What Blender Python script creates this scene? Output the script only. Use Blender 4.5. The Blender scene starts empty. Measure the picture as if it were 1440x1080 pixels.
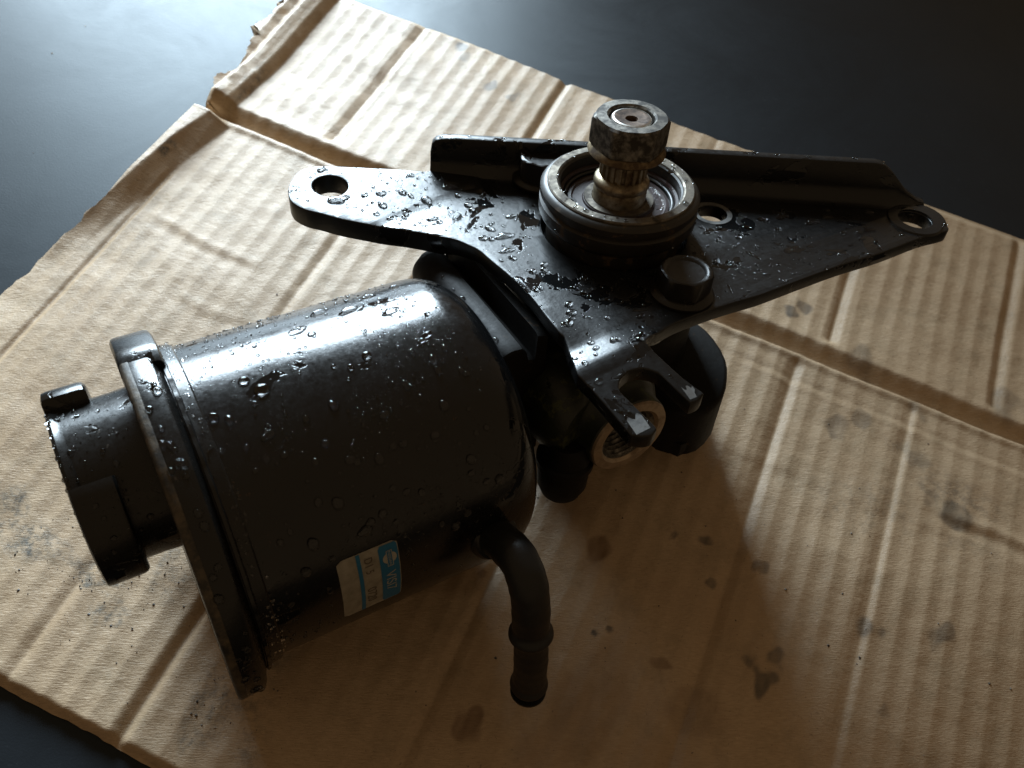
import bpy, bmesh, math, random
import numpy as np
from mathutils import Vector, Matrix

# ---------------------------------------------------------------- camera, world, light, exposure
S = 0.00083                       # metres per modelling unit
CARD = 5.5                        # cardboard top above the table, units
sc = bpy.context.scene
col = sc.collection

cam_d = bpy.data.cameras.new('camera')
cam_d.sensor_width = 36.0
cam_d.lens = 30.125
cam_d.clip_start = 0.01
cam_d.clip_end = 20.0
cam_d.dof.use_dof = True
cam_d.dof.focus_distance = 0.24
cam_d.dof.aperture_fstop = 24.0
cam = bpy.data.objects.new('camera', cam_d)
col.objects.link(cam)
cr = Vector((0.99590415, 0.0, 0.09041532))
cu = Vector((-0.04643485, 0.85804601, 0.51146931))
cb = Vector((-0.0775805, -0.51357283, 0.85453157))
cm = Matrix((cr, cu, cb)).transposed().to_4x4()
cm.translation = Vector((-58.86392314, -217.73547125, 320.69242767 + CARD)) * S
cam.matrix_world = cm
sc.camera = cam

world = bpy.data.worlds.new('World')
sc.world = world
world.use_nodes = True
bg = world.node_tree.nodes['Background']
bg.inputs['Color'].default_value = (1.0, 0.70, 0.41, 1)
bg.inputs['Strength'].default_value = 0.152

def area(name, loc, target, sx, sy, power, colour, spread=180):
    d = bpy.data.lights.new(name, 'AREA')
    d.shape = 'RECTANGLE'
    d.size, d.size_y = sx, sy
    d.energy = power
    d.color = colour
    d.spread = math.radians(spread)
    o = bpy.data.objects.new(name, d)
    o.location = loc
    o.rotation_euler = (Vector(target) - Vector(loc)).to_track_quat('-Z', 'Y').to_euler()
    col.objects.link(o)
    return o
WAZ, WEL, WD = math.radians(-19), math.radians(21), 0.78
area('window_light', (WD*math.cos(WEL)*math.sin(WAZ) - 0.07, WD*math.cos(WEL)*math.cos(WAZ) + 0.03, WD*math.sin(WEL)),
     (-0.24, 0.02, 0.0), 0.46, 0.38, 4.6, (0.72, 0.88, 1.0), 70)

sc.view_settings.view_transform = 'Standard'
sc.view_settings.look = 'None'
sc.view_settings.exposure = 0.0
sc.view_settings.gamma = 1.0
sc.view_settings.use_curve_mapping = False
sc.render.engine = 'CYCLES'
sc.cycles.max_bounces = 10
sc.cycles.transmission_bounces = 8
sc.cycles.caustics_reflective = False
sc.cycles.caustics_refractive = False

rng = random.Random(7)
nr = np.random.default_rng(11)

# ---------------------------------------------------------------- materials
class NT:
    def __init__(s, name):
        s.m = bpy.data.materials.new(name)
        s.m.use_nodes = True
        s.t = s.m.node_tree
        s.b = s.t.nodes['Principled BSDF']
    def n(s, kind, **kw):
        o = s.t.nodes.new(kind)
        for k, v in kw.items():
            if k.startswith('i_'):
                o.inputs[k[2:].replace('_', ' ')].default_value = v
            else:
                setattr(o, k, v)
        return o
    def l(s, a, b): s.t.links.new(a, b)
    def coord(s, which='Object'):
        return s.n('ShaderNodeTexCoord').outputs[which]
    def noise(s, scale, detail=4, rough=0.55, vec=None, dist=0.0):
        o = s.n('ShaderNodeTexNoise')
        o.inputs['Scale'].default_value = scale
        o.inputs['Detail'].default_value = detail
        o.inputs['Roughness'].default_value = rough
        o.inputs['Distortion'].default_value = dist
        s.l(vec if vec is not None else s.coord(), o.inputs['Vector'])
        return o.outputs['Fac']
    def ramp(s, fac, stops):
        o = s.n('ShaderNodeValToRGB')
        e = o.color_ramp.elements
        while len(e) < len(stops): e.new(0.5)
        for el, (p, c) in zip(e, stops):
            el.position = p
            el.color = (*c, 1) if isinstance(c, tuple) else (c, c, c, 1)
        s.l(fac, o.inputs['Fac'])
        return o.outputs['Color']
    def mix(s, fac, a, b, blend='MIX'):
        o = s.n('ShaderNodeMix', data_type='RGBA', blend_type=blend)
        for sock, v in ((o.inputs[0], fac), (o.inputs[6], a), (o.inputs[7], b)):
            if hasattr(v, 'node'): s.l(v, sock)
            elif isinstance(v, tuple): sock.default_value = (*v, 1)
            else: sock.default_value = v if sock.type == 'VALUE' else (v, v, v, 1)
        return o.outputs[2]
    def math(s, op, a, b=0.0):
        o = s.n('ShaderNodeMath', operation=op)
        for sock, v in ((o.inputs[0], a), (o.inputs[1], b)):
            if hasattr(v, 'node'): s.l(v, sock)
            else: sock.default_value = v
        return o.outputs[0]
    def bump(s, h, strength, dist):
        o = s.n('ShaderNodeBump')
        o.inputs['Strength'].default_value = strength
        o.inputs['Distance'].default_value = dist
        s.l(h, o.inputs['Height'])
        s.l(o.outputs['Normal'], s.b.inputs['Normal'])
    def set(s, **kw):
        for k, v in kw.items():
            sock = s.b.inputs[k.replace('_', ' ')]
            if hasattr(v, 'node'): s.l(v, sock)
            else: sock.default_value = (*v, 1) if isinstance(v, tuple) else v
        return s

def black_paint(name, base=(0.010, 0.011, 0.012), rough=0.36, wet=0.54, rust=0.72, rustc=(0.055, 0.026, 0.012), spec=0.5, wetscale=85.0, bump=0.25):
    m = NT(name)
    r = m.ramp(m.noise(210, 8, 0.72), [(rust, 0.0), (min(rust + 0.04, 1.0), 1.0)])
    dust = m.ramp(m.noise(60, 6, 0.7), [(0.42, 0.0), (0.8, 0.35)])
    c0 = m.mix(dust, base, tuple(min(1, v * 2.2 + 0.004) for v in base))
    m.set(Base_Color=m.mix(r, c0, rustc))
    wm = m.ramp(m.noise(wetscale, 5, 0.62, dist=0.6), [(wet, 0.0), (wet + 0.012, 1.0)])
    ro = m.math('ADD', m.math('MULTIPLY', m.noise(520, 8, 0.8), 0.44), m.math('ADD', m.math('MULTIPLY', m.noise(45, 4, 0.6), 0.16), rough - 0.30))
    ro = m.mix(wm, ro, 0.06)
    ro = m.mix(r, ro, 0.6)
    m.set(Roughness=ro, Specular_IOR_Level=spec)
    h = m.math('ADD', m.math('MULTIPLY', m.noise(900, 3), 0.35), m.noise(180, 4))
    h = m.math('MULTIPLY', h, m.math('SUBTRACT', 1.0, m.math('MULTIPLY', wm, 0.9)))
    m.bump(h, bump, 0.00018)
    return m.m

def metal(name, base, dirt, rough, dirt_at=0.5, scale=220.0, metallic=1.0):
    m = NT(name)
    f = m.ramp(m.noise(scale, 6, 0.68), [(dirt_at - 0.1, 0.0), (dirt_at + 0.14, 1.0)])
    m.set(Base_Color=m.mix(f, base, dirt), Metallic=m.mix(f, metallic, metallic * 0.25),
          Roughness=m.math('ADD', m.math('MULTIPLY', m.noise(500, 4), 0.2), m.mix(f, rough, rough + 0.22)))
    m.bump(m.noise(700, 4, 0.6), 0.3, 0.00015)
    return m.m

M_PLATE = black_paint('wet_black_plate_paint', (0.005, 0.0055, 0.006), 0.35, wet=0.555, rust=0.72, spec=0.5, wetscale=75, bump=0.5)
M_CAN = black_paint('wet_black_reservoir_paint', (0.0035, 0.0038, 0.0042), 0.225, wet=0.60, rust=0.665, wetscale=60, spec=0.55, bump=0.34)
M_BODY = black_paint('oily_black_casting', (0.004, 0.0036, 0.0032), 0.60, wet=0.75, rust=0.62, rustc=(0.03, 0.018, 0.009), bump=0.8, spec=0.22)
M_GREEN = black_paint('green_tinged_casting', (0.012, 0.015, 0.009), 0.45, wet=0.66, rust=0.56, rustc=(0.05, 0.055, 0.018), bump=0.8)
M_FLANGE = black_paint('dusty_black_flange_paint', (0.006, 0.0058, 0.0055), 0.28, wet=0.60, rust=0.64, rustc=(0.06, 0.043, 0.026), bump=0.4)
M_PIPE = black_paint('black_pipe_paint', (0.006, 0.006, 0.006), 0.46, wet=0.7, rust=0.74, bump=0.7)
M_HUB = black_paint('oily_brown_black_hub', (0.014, 0.011, 0.008), 0.42, wet=0.66, rust=0.56, rustc=(0.07, 0.045, 0.022))
M_SEAL = black_paint('oily_purple_brown_seal', (0.035, 0.019, 0.018), 0.5, wet=0.62, rust=0.6, rustc=(0.03, 0.018, 0.014))
M_RING = metal('worn_machined_ring', (0.22, 0.195, 0.16), (0.05, 0.039, 0.028), 0.40, 0.50)
M_STEEL = metal('worn_bright_steel', (0.62, 0.60, 0.56), (0.20, 0.16, 0.11), 0.28, 0.55)
M_SHAFT = metal('oily_brass_tinted_shaft_steel', (0.42, 0.35, 0.24), (0.10, 0.065, 0.035), 0.28, 0.50)
M_NUT = metal('dark_worn_nut_steel', (0.32, 0.30, 0.265), (0.036, 0.031, 0.025), 0.32, 0.43, 340, metallic=0.9)
M_ZINC = metal('yellow_zinc_washer', (0.34, 0.26, 0.15), (0.08, 0.05, 0.025), 0.40, 0.46)
M_RUST = metal('rusty_shaft_end', (0.15, 0.10, 0.07), (0.04, 0.022, 0.013), 0.5, 0.46, 420, 0.6)
M_BOLT = black_paint('oily_black_bolt', (0.007, 0.006, 0.005), 0.36, wet=0.60, rust=0.60, rustc=(0.05, 0.03, 0.013), bump=0.6)
M_PORT = metal('machined_port_face', (0.42, 0.33, 0.24), (0.19, 0.13, 0.08), 0.44, 0.55)
M_BARE = metal('scraped_bare_metal', (0.24, 0.24, 0.235), (0.07, 0.07, 0.07), 0.5, 0.52)
_m = NT('pitch_dark_bore'); _m.set(Base_Color=(0.006, 0.005, 0.005), Roughness=0.6); M_DARK = _m.m
_m = NT('clear_water')
_m.set(Base_Color=(1.0, 1.0, 1.0), Roughness=0.0, IOR=1.333, Transmission_Weight=1.0); M_WATER = _m.m
_m = NT('silver_foil_label')
_f = _m.ramp(_m.noise(380, 5, 0.6), [(0.35, (0.36, 0.33, 0.27)), (0.75, (0.22, 0.20, 0.155))])
_m.set(Base_Color=_f, Metallic=0.25, Roughness=0.5); _m.bump(_m.noise(250, 3), 0.4, 0.0003); M_FOIL = _m.m
_m = NT('blue_label_print'); _m.set(Base_Color=(0.012, 0.13, 0.26), Roughness=0.45); M_BLUE = _m.m
_m = NT('pale_label_print'); _m.set(Base_Color=(0.36, 0.34, 0.29), Roughness=0.5); M_PALE = _m.m
_m = NT('dark_label_stamp'); _m.set(Base_Color=(0.10, 0.075, 0.05), Roughness=0.6); M_STAMP = _m.m

# table: dark painted board with a soft sheen
m = NT('dark_satin_table')
c = m.ramp(m.noise(9, 6, 0.6), [(0.3, (0.006, 0.008, 0.011)), (0.7, (0.011, 0.014, 0.018))])
dst = m.ramp(m.noise(260, 8, 0.8), [(0.60, 0.0), (0.74, 0.5)])
c = m.mix(dst, c, (0.05, 0.055, 0.06))
m.set(Base_Color=c, Specular_IOR_Level=0.37, Specular_Tint=(0.82, 0.94, 1.0))
m.set(Roughness=m.math('ADD', m.math('MULTIPLY', m.noise(16, 8, 0.78, dist=1.2), 0.26), 0.33))
m.bump(m.math('ADD', m.noise(1400, 3), m.math('MULTIPLY', m.noise(60, 4), 1.0)), 0.18, 0.0002)
M_TABLE = m.m

# cardboard: kraft liner; stains come from a vertex attribute (oil, damp, grey dust)
m = NT('kraft_cardboard')
obj = m.coord()
mp = m.n('ShaderNodeMapping'); m.l(obj, mp.inputs['Vector'])
mp.inputs['Rotation'].default_value = (0, 0, math.radians(24))
mp.inputs['Scale'].default_value = (1.0, 6.0, 1.0)
fib = m.noise(420, 5, 0.65, mp.outputs[0])
blot = m.noise(26, 6, 0.6)
base = m.mix(m.ramp(fib, [(0.3, 0.0), (0.72, 1.0)]), (0.39, 0.272, 0.160), (0.53, 0.385, 0.245))
base = m.mix(m.ramp(blot, [(0.42, 0.0), (0.66, 0.45)]), base, (0.36, 0.235, 0.13))
blot2 = m.noise(75, 8, 0.75)
base = m.mix(m.ramp(blot2, [(0.50, 0.0), (0.70, 0.55)]), base, (0.26, 0.19, 0.11))
spk = m.ramp(m.noise(1300, 3, 0.6), [(0.66, 0.0), (0.72, 0.8)])
base = m.mix(spk, base, (0.16, 0.11, 0.07))
at = m.n('ShaderNodeAttribute', attribute_name='stain')
sep = m.n('ShaderNodeSeparateColor'); m.l(at.outputs['Color'], sep.inputs['Color'])
base = m.mix(sep.outputs[0], base, (0.045, 0.038, 0.030))
base = m.mix(sep.outputs[1], base, (0.20, 0.115, 0.055))
gmask = m.math('MULTIPLY', sep.outputs[2], m.ramp(m.noise(330, 5, 0.75), [(0.42, 0.0), (0.62, 1.0)]))
base = m.mix(gmask, base, (0.085, 0.078, 0.062))
m.set(Base_Color=base, Roughness=m.mix(sep.outputs[1], 0.52, 0.35), Specular_IOR_Level=0.62)
m.bump(m.math('ADD', fib, m.math('ADD', m.math('MULTIPLY', m.noise(1100, 3), 0.5), m.math('MULTIPLY', m.noise(170, 6, 0.7), 1.3))), 0.6, 0.00030)
M_CARDB = m.m
m = NT('torn_kraft_edge')
m.set(Base_Color=m.ramp(m.noise(500, 5), [(0.3, (0.22, 0.145, 0.08)), (0.7, (0.40, 0.29, 0.18))]), Roughness=0.85)
m.bump(m.noise(800, 4), 0.7, 0.0005)
M_TORN = m.m
m = NT('dark_metal_grit')
m.set(Base_Color=m.ramp(m.noise(600, 2), [(0.4, (0.02, 0.018, 0.016)), (0.65, (0.16, 0.13, 0.10))]), Roughness=0.5)
M_GRIT = m.m

# ---------------------------------------------------------------- helpers
OFF = np.array([10.02, 24.2, -97.58])     # pump-frame point that becomes the pump's base

def finish(me, mat, angle):
    me.materials.append(mat)
    me.polygons.foreach_set('use_smooth', [True] * len(me.polygons))
    if angle is not None:
        me.set_sharp_from_angle(angle=math.radians(angle))
    me.update()

def link(name, me, parent=None):
    o = bpy.data.objects.new(name, me)
    col.objects.link(o)
    if parent is not None: o.parent = parent
    return o

def pm(name, verts, faces, mat, parent, angle=32):
    """mesh given in pump-frame units"""
    me = bpy.data.meshes.new(name)
    v = (np.asarray(verts, float) - OFF) * S
    me.from_pydata([tuple(p) for p in v], [], faces)
    bm = bmesh.new(); bm.from_mesh(me)
    bmesh.ops.recalc_face_normals(bm, faces=bm.faces)
    bm.to_mesh(me); bm.free()
    finish(me, mat, angle)
    return link(name, me, parent)

AX = {'z': ((1, 0, 0), (0, 1, 0), (0, 0, 1)), 'x': ((0, 1, 0), (0, 0, 1), (1, 0, 0)), '-y': ((1, 0, 0), (0, 0, 1), (0, -1, 0))}

def lathe_vf(profile, origin, axis='z', seg=72, rfun=None, close=True):
    U, V, Wd = (np.array(a, float) for a in AX[axis])
    origin = np.array(origin, float)
    vs, fs = [], []
    n = len(profile)
    for r, h in profile:
        for k in range(seg):
            a = 2 * math.pi * k / seg
            rr = r if rfun is None else rfun(r, h, a)
            vs.append(origin + U * rr * math.cos(a) + V * rr * math.sin(a) + Wd * h)
    for i in range(n - 1):
        for k in range(seg):
            k2 = (k + 1) % seg
            fs.append((i * seg + k, i * seg + k2, (i + 1) * seg + k2, (i + 1) * seg + k))
    if close:
        fs.append(tuple(range(seg))[::-1])
        fs.append(tuple((n - 1) * seg + k for k in range(seg)))
    return vs, fs

def lathe(name, profile, origin, mat, parent, axis='z', seg=72, rfun=None, close=True, angle=32):
    v, f = lathe_vf(profile, origin, axis, seg, rfun, close)
    return pm(name, v, f, mat, parent, angle)

def ring(name, profile, origin, mat, parent, axis='z', seg=72, angle=32):
    """closed ring profile"""
    v, f = lathe_vf(profile + [profile[0]], origin, axis, seg, None, False)
    return pm(name, v, f, mat, parent, angle)

def tube_vf(path, radii, seg=28, cap=True):
    path = [np.array(p, float) for p in path]
    vs, fs = [], []
    prev = None
    for i, p in enumerate(path):
        t = path[min(i + 1, len(path) - 1)] - path[max(i - 1, 0)]
        t /= np.linalg.norm(t)
        if prev is None:
            a = np.array([1.0, 0, 0]) if abs(t[0]) < 0.9 else np.array([0, 1.0, 0])
        else:
            a = prev
        u = a - (a @ t) * t; u /= np.linalg.norm(u); prev = u
        w = np.cross(t, u)
        for k in range(seg):
            an = 2 * math.pi * k / seg
            vs.append(p + radii[i] * (math.cos(an) * u + math.sin(an) * w))
    for i in range(len(path) - 1):
        for k in range(seg):
            k2 = (k + 1) % seg
            fs.append((i * seg + k, i * seg + k2, (i + 1) * seg + k2, (i + 1) * seg + k))
    if cap:
        fs.append(tuple(range(seg))[::-1])
        fs.append(tuple((len(path) - 1) * seg + k for k in range(seg)))
    return vs, fs

def curve_plate(loops, thick, bevel):
    """2D filled outline with holes -> bmesh (z from -thick to 0)"""
    cd = bpy.data.curves.new('outline', 'CURVE')
    cd.dimensions = '2D'; cd.fill_mode = 'BOTH'
    for lp in loops:
        sp = cd.splines.new('POLY'); sp.points.add(len(lp) - 1); sp.use_cyclic_u = True
        for q, (x, y) in zip(sp.points, lp): q.co = (x, y, 0, 1)
    cd.extrude = thick / 2 - bevel
    cd.bevel_depth = bevel; cd.bevel_resolution = 2; cd.offset = -bevel
    o = bpy.data.objects.new('outline', cd); col.objects.link(o)
    dg = bpy.context.evaluated_depsgraph_get()
    me = bpy.data.meshes.new_from_object(o.evaluated_get(dg))
    bpy.data.objects.remove(o); bpy.data.curves.remove(cd)
    bm = bmesh.new(); bm.from_mesh(me); bpy.data.meshes.remove(me)
    bmesh.ops.remove_doubles(bm, verts=bm.verts, dist=0.01)
    for v in bm.verts: v.co.z -= thick / 2
    return bm

def catmull(pts, n=5, closed=True):
    P = [np.array(p, float) for p in pts]
    out = []
    N = len(P)
    for i in range(N if closed else N - 1):
        p0, p1, p2, p3 = P[(i - 1) % N], P[i], P[(i + 1) % N], P[(i + 2) % N]
        if not closed:
            if i == 0: p0 = p1
            if i == N - 2: p3 = p2
        for k in range(n):
            t = k / n
            out.append(0.5 * ((2 * p1) + (-p0 + p2) * t + (2 * p0 - 5 * p1 + 4 * p2 - p3) * t * t + (-p0 + 3 * p1 - 3 * p2 + p3) * t ** 3))
    if not closed: out.append(P[-1])
    return out

def circle(cx, cy, r, n=40, cw=True):
    return [(cx + r * math.cos(2 * math.pi * k / n), cy + r * math.sin(2 * math.pi * k / n)) for k in range(n)][::-1 if cw else 1]

def sstep(x): 
    x = np.clip(x, 0, 1); return x * x * (3 - 2 * x)

_VG = {}
def vnoise(x, y, seed):
    if seed not in _VG: _VG[seed] = np.random.default_rng(seed).random((257, 257))
    g = _VG[seed]
    xi, yi = np.floor(x).astype(int), np.floor(y).astype(int)
    fx, fy = x - xi, y - yi
    fx, fy = fx * fx * (3 - 2 * fx), fy * fy * (3 - 2 * fy)
    a, b = g[xi % 256, yi % 256], g[(xi + 1) % 256, yi % 256]
    c_, d_ = g[xi % 256, (yi + 1) % 256], g[(xi + 1) % 256, (yi + 1) % 256]
    return (a * (1 - fx) + b * fx) * (1 - fy) + (c_ * (1 - fx) + d_ * fx) * fy - 0.5

# ---------------------------------------------------------------- table
me = bpy.data.meshes.new('table_top')
me.from_pydata([(-0.75, -0.6, 0), (0.75, -0.6, 0), (0.75, 0.7, 0), (-0.75, 0.7, 0),
                (-0.75, -0.6, -0.02), (0.75, -0.6, -0.02), (0.75, 0.7, -0.02), (-0.75, 0.7, -0.02)], [],
               [(0, 1, 2, 3), (7, 6, 5, 4), (0, 4, 5, 1), (1, 5, 6, 2), (2, 6, 7, 3), (3, 7, 4, 0)])
finish(me, M_TABLE, 30)
table = link('table_top', me)
table['kind'] = 'structure'

# ---------------------------------------------------------------- cardboard sheet
D2 = np.array([0.912868822, -0.408253001])   # across the flutes
D1 = np.array([0.408665987, 0.912684015])    # along the flutes
card = bpy.data.objects.new('cardboard_sheet', None)
col.objects.link(card)
card.location = (0, 0, 0.0)
card['label'] = 'crumpled brown corrugated cardboard sheet lying on the dark table under the pump'
card['category'] = 'cardboard'

def left_edge(t, rough=1.0):
    base = np.interp(t, [-240, -96, -53, -16, 12, 38, 41, 49, 63, 75, 95, 108, 132, 150, 175],
                     [-237, -236, -232, -226, -223, -218, -220, -225, -229, -224, -230, -236, -235, -234, -232])
    j = vnoise(t / 7.3, t * 0 + 3.3, 21) * 2.4 + vnoise(t / 2.3, t * 0 + 1.7, 22) * 0.8 + vnoise(t / 0.8, t * 0 + 5.2, 23) * 0.4
    return base + rough * j * np.where(t > 39, 3.0, 0.9)

def groove(x, x0, wl, wr, d):
    u = x - x0
    return -d * np.clip(np.where(u < 0, 1 + u / wl, 1 - u / wr), 0, 1) ** 1.2

def card_height(s, t):
    up = sstep((t - 44) / 6)
    w = s - left_edge(t, 0.0)
    wob = 1.0 * vnoise(t / 90, s / 160, 31) + 0.2 * vnoise(t / 16, s / 40, 32)
    ph = 2 * math.pi * (s - 96 + wob) / 9.4
    rib = (2 / math.pi) * np.arcsin(0.975 * np.cos(ph + 0.25 * np.sin(ph)))
    amp = 0.40 + 0.34 * vnoise(s / 34, t / 60, 33) + 0.12 * vnoise(s / 12, t / 60, 30)
    h = rib * np.clip(amp, 0.08, 0.8) * 0.52 * (1 - 0.75 * np.exp(-((t - 45) / 5.0) ** 2))
    h += 3.2 * vnoise(s / 95, t / 95, 34) + 1.3 * vnoise(s / 38, t / 42, 35)
    h += 0.22 * vnoise(s / 8, t / 6, 36) + 0.10 * vnoise(s / 2.6, t / 2.0, 37) + 0.5 * vnoise(s / 21, t / 12, 48)
    # a few long soft wrinkles crossing the lower panel
    for k, (ta, sl, s1, s2, dd) in enumerate(((-26, -0.06, -215, -140, 0.30), (-62, 0.05, -180, -60, 0.15), (-20, 0.02, 60, 190, 0.12), (-8, -0.05, 165, 230, 0.6))):
        tl = t - (ta + sl * (s - s1) + 5 * vnoise(s / 22, s * 0 + k, 49))
        h += dd * (np.exp(-(tl / 2.6) ** 2) - np.exp(-((tl + 4.5) / 3.0) ** 2)) * sstep((s - s1) / 15) * sstep((s2 - s) / 15) * (0.8 + 0.8 * vnoise(s / 30, t / 40, 45))
    # wrinkles across the flutes on the upper panel
    wr = vnoise(s / 28 + 0.3 * t / 28, t / 9, 38)
    h += up * (0.6 * wr + 1.2 * np.abs(vnoise(s / 40, t / 17, 39))) * sstep((-20 - s) / 60)
    # big fold between the two panels
    h += 1.2 * sstep((t - 45) / 8) * np.exp(-np.clip(t - 52, 0, None) / 18)
    gd = 4.2 + 1.2 * vnoise(s / 25, t * 0, 40)
    tt = t - 1.2 * vnoise(s / 30, t * 0 + 9, 41)
    h += groove(tt, 43.5, 3.2, 8.0, gd)
    h += 0.8 * np.exp(-((tt - 39) / 2.0) ** 2)
    # scored second line
    h += (groove(tt, 27.0, 4.0, 3.0, 0.25) + 0.22 * np.exp(-((tt - 24) / 2.0) ** 2)) * sstep((s - 55) / 25)
    # creases along the flutes
    lo = 1 - sstep((t - 34) / 8)
    ss = s + 0.6 * wob
    for s0, d, wl, wr_ in ((-79, 2.3, 5.0, 3.6), (11.5, 1.7, 4.0, 4.0), (96, 2.1, 5.0, 4.2), (-125, 0.7, 4, 3), (150, 0.8, 4, 3)):
        h += groove(ss, s0, wl, wr_, d) * lo
    hi = sstep((t - 52) / 5)
    for s0, d, wl, wr_ in ((-70, 2.4, 4.5, 3.2), (-159, 2.0, 5.0, 3.6), (107, 2.0, 4.5, 4.5), (20, 1.0, 4, 4), (185, 1.5, 4, 4)):
        h += groove(ss, s0, wl, wr_, d) * hi
    h += groove(s, -215, 2.5, 2.5, 1.4) * lo * sstep((10 - t) / 20)
    # lower left edge curls up, upper left edge is torn and curled
    a1 = 8.0 * sstep((t + 82) / 80) * (1 - sstep((t - 37) / 4))
    h += a1 * np.clip(1 - w / 10.0, 0, 1) ** 1.1
    a2 = sstep((t - 42) / 4)
    h += a2 * (np.interp(s + 1.2 * vnoise(t / 14, t * 0, 52), [-242, -232, -227, -224, -221, -217, -212.5], [4.5, 7.5, 5.2, 7.6, 6.8, 5.2, 0])
               + 1.0 * vnoise(s / 4, t / 5, 42) * np.clip(1 - w / 14, 0, 1))
    # flatten where the pump presses
    wx, wy = s * D2[0] + t * D1[0], s * D2[1] + t * D1[1]
    d = np.hypot((wx + 150) / 30, (wy + 95) / 30)
    h = h * (0.25 + 0.75 * sstep(d - 0.2))
    # the cut edges are crushed down to the table
    h -= (CARD - 1.4 + h) * np.clip((-222.5 - t) / 3.5, 0, 1) ** 1.6
    h -= (CARD - 2.2 + h) * np.clip((t - 157 - 0.02 * (s + 200)) / 6.0, 0, 1) ** 1.5 * 0.9
    return h + CARD

def build_liner():
    ns, nt = 640, 560
    u = np.linspace(0, 1, ns)[None, :]
    v = np.linspace(0, 1, nt)[:, None]
    s_reg = -236 + (245 + 236) * u + 0 * v
    t_top = np.interp(s_reg, [-240, -200, -70, 36, 110, 245], [165, 163.4, 158.5, 159.5, 171, 173])
    t_bot = -226.4 + 0 * s_reg + 0.5 * vnoise(s_reg / 3, s_reg * 0, 43) + 0.8 * vnoise(s_reg / 30, s_reg * 0, 44)
    t = t_bot + (t_top - t_bot) * v
    s = s_reg + (left_edge(t) + 236) * np.clip(1 - u / 0.02, 0, 1) ** 1.5
    h = card_height(s, t)
    X = (s * D2[0] + t * D1[0]) * S
    Y = (s * D2[1] + t * D1[1]) * S
    co = np.stack([X, Y, h * S], -1).reshape(-1, 3)
    idx = np.arange(ns * nt).reshape(nt, ns)
    q = np.stack([idx[:-1, :-1], idx[:-1, 1:], idx[1:, 1:], idx[1:, :-1]], -1).reshape(-1, 4)
    me = bpy.data.meshes.new('top_liner')
    me.vertices.add(len(co)); me.vertices.foreach_set('co', co.ravel())
    me.loops.add(q.size); me.loops.foreach_set('vertex_index', q.ravel().astype(np.int32))
    me.polygons.add(len(q))
    me.polygons.foreach_set('loop_start', np.arange(0, q.size, 4, dtype=np.int32))
    me.update(calc_edges=True)
    # stains: oil (r), damp (g), grey dust (b)
    oil, damp, dust = np.zeros_like(s), np.zeros_like(s), np.zeros_like(s)
    def blob(arr, s0, t0, rs, rt, amt, seed, soft=0.5):
        d = np.hypot((s - s0) / rs, (t - t0) / rt) + 1.1 * vnoise(s / (rs * 0.8) + seed, t / (rt * 0.8), 50 + seed % 40)
        np.maximum(arr, min(1.0, 1.35 * amt) * sstep((1 - d) / soft) * (0.8 + 0.5 * vnoise(s / 1.7, t / 5.0, 91)), out=arr)
    for i, (s0, t0, r, a) in enumerate([(151.9, -72.8, 5.5, .55), (178.6, -63.1, 6.5, .5), (119.9, -110, 5.5, .75), (106.9, -67.7, 3.5, .4), (122, -98, 4, .5),
                                         (164.4, -100.3, 3, .3), (85.5, 62.2, 4, .6), (90.7, 69.7, 4, .5), (-132.3, 153.5, 5, .6), (-128, 146, 5, .4),
                                         (-104.9, 132.1, 4.5, .6), (-92, 131, 4, .5), (90.3, -82.2, 2.5, .6), (113, -105, 3, .5), (70, -70, 2.4, .5), (83, -66, 2.5, .6),
                                         (175.7, -6.8, 7, .5), (165, -3, 5, .4), (151, 38, 7, .3), (66, 62, 4, .4), (-40, 140, 6, .25), (35, -140, 2, .6), (55, -120, 1.6, .7),
                                         (60, -117, 1.4, .7), (190, 60, 9, .3), (125, 50, 9, .35), (130, 20, 5, .35), (120, 12, 6, .35), (158, 10, 6, .3)]):
        blob(oil, s0, t0, r, r * 1.15, a, i * 3 + 1)
    for i, (s0, t0, rs, rt, a) in enumerate([(44.2, -88.4, 8, 6, .8), (26.8, -169.7, 5, 9, .75), (82.4, -120.5, 4, 2.5, .6), (20, -95, 20, 30, .35), (60, -150, 20, 24, .3),
                                              (-20, -120, 26, 22, .4), (100, -130, 12, 10, .3), (-8, -117, 2, 2, .6), (3, -118, 1.6, 1.6, .6), (8, -118, 2, 1.6, .7)]):
        blob(damp, s0, t0, rs, rt, a, i * 5 + 2, 0.45)
    for i, (s0, t0, rs, rt, a) in enumerate([(-146, -178, 16, 9, .9), (-123, -180, 14, 7, .8), (-166, -174, 7, 10, 1.), (-109, -190, 10, 5, .7), (-95, -165, 8, 18, .45),
                                              (-60, -200, 12, 20, .5), (-45, -195, 14, 24, .5), (-215, 70, 3, 30, .5), (-222, 6, 3, 6, .7), (150, -20, 40, 30, .25), (170, 0, 30, 20, .4)]):
        blob(dust, s0, t0, rs, rt, a, i * 7 + 3, 0.6)
    colr = np.stack([oil, damp, dust, np.ones_like(s)], -1).reshape(-1, 4).astype(np.float32)
    ca = me.color_attributes.new('stain', 'FLOAT_COLOR', 'POINT')
    ca.data.foreach_set('color', colr.ravel())
    finish(me, M_CARDB, None)
    return me
liner = link('top_liner', build_liner(), card)

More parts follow.
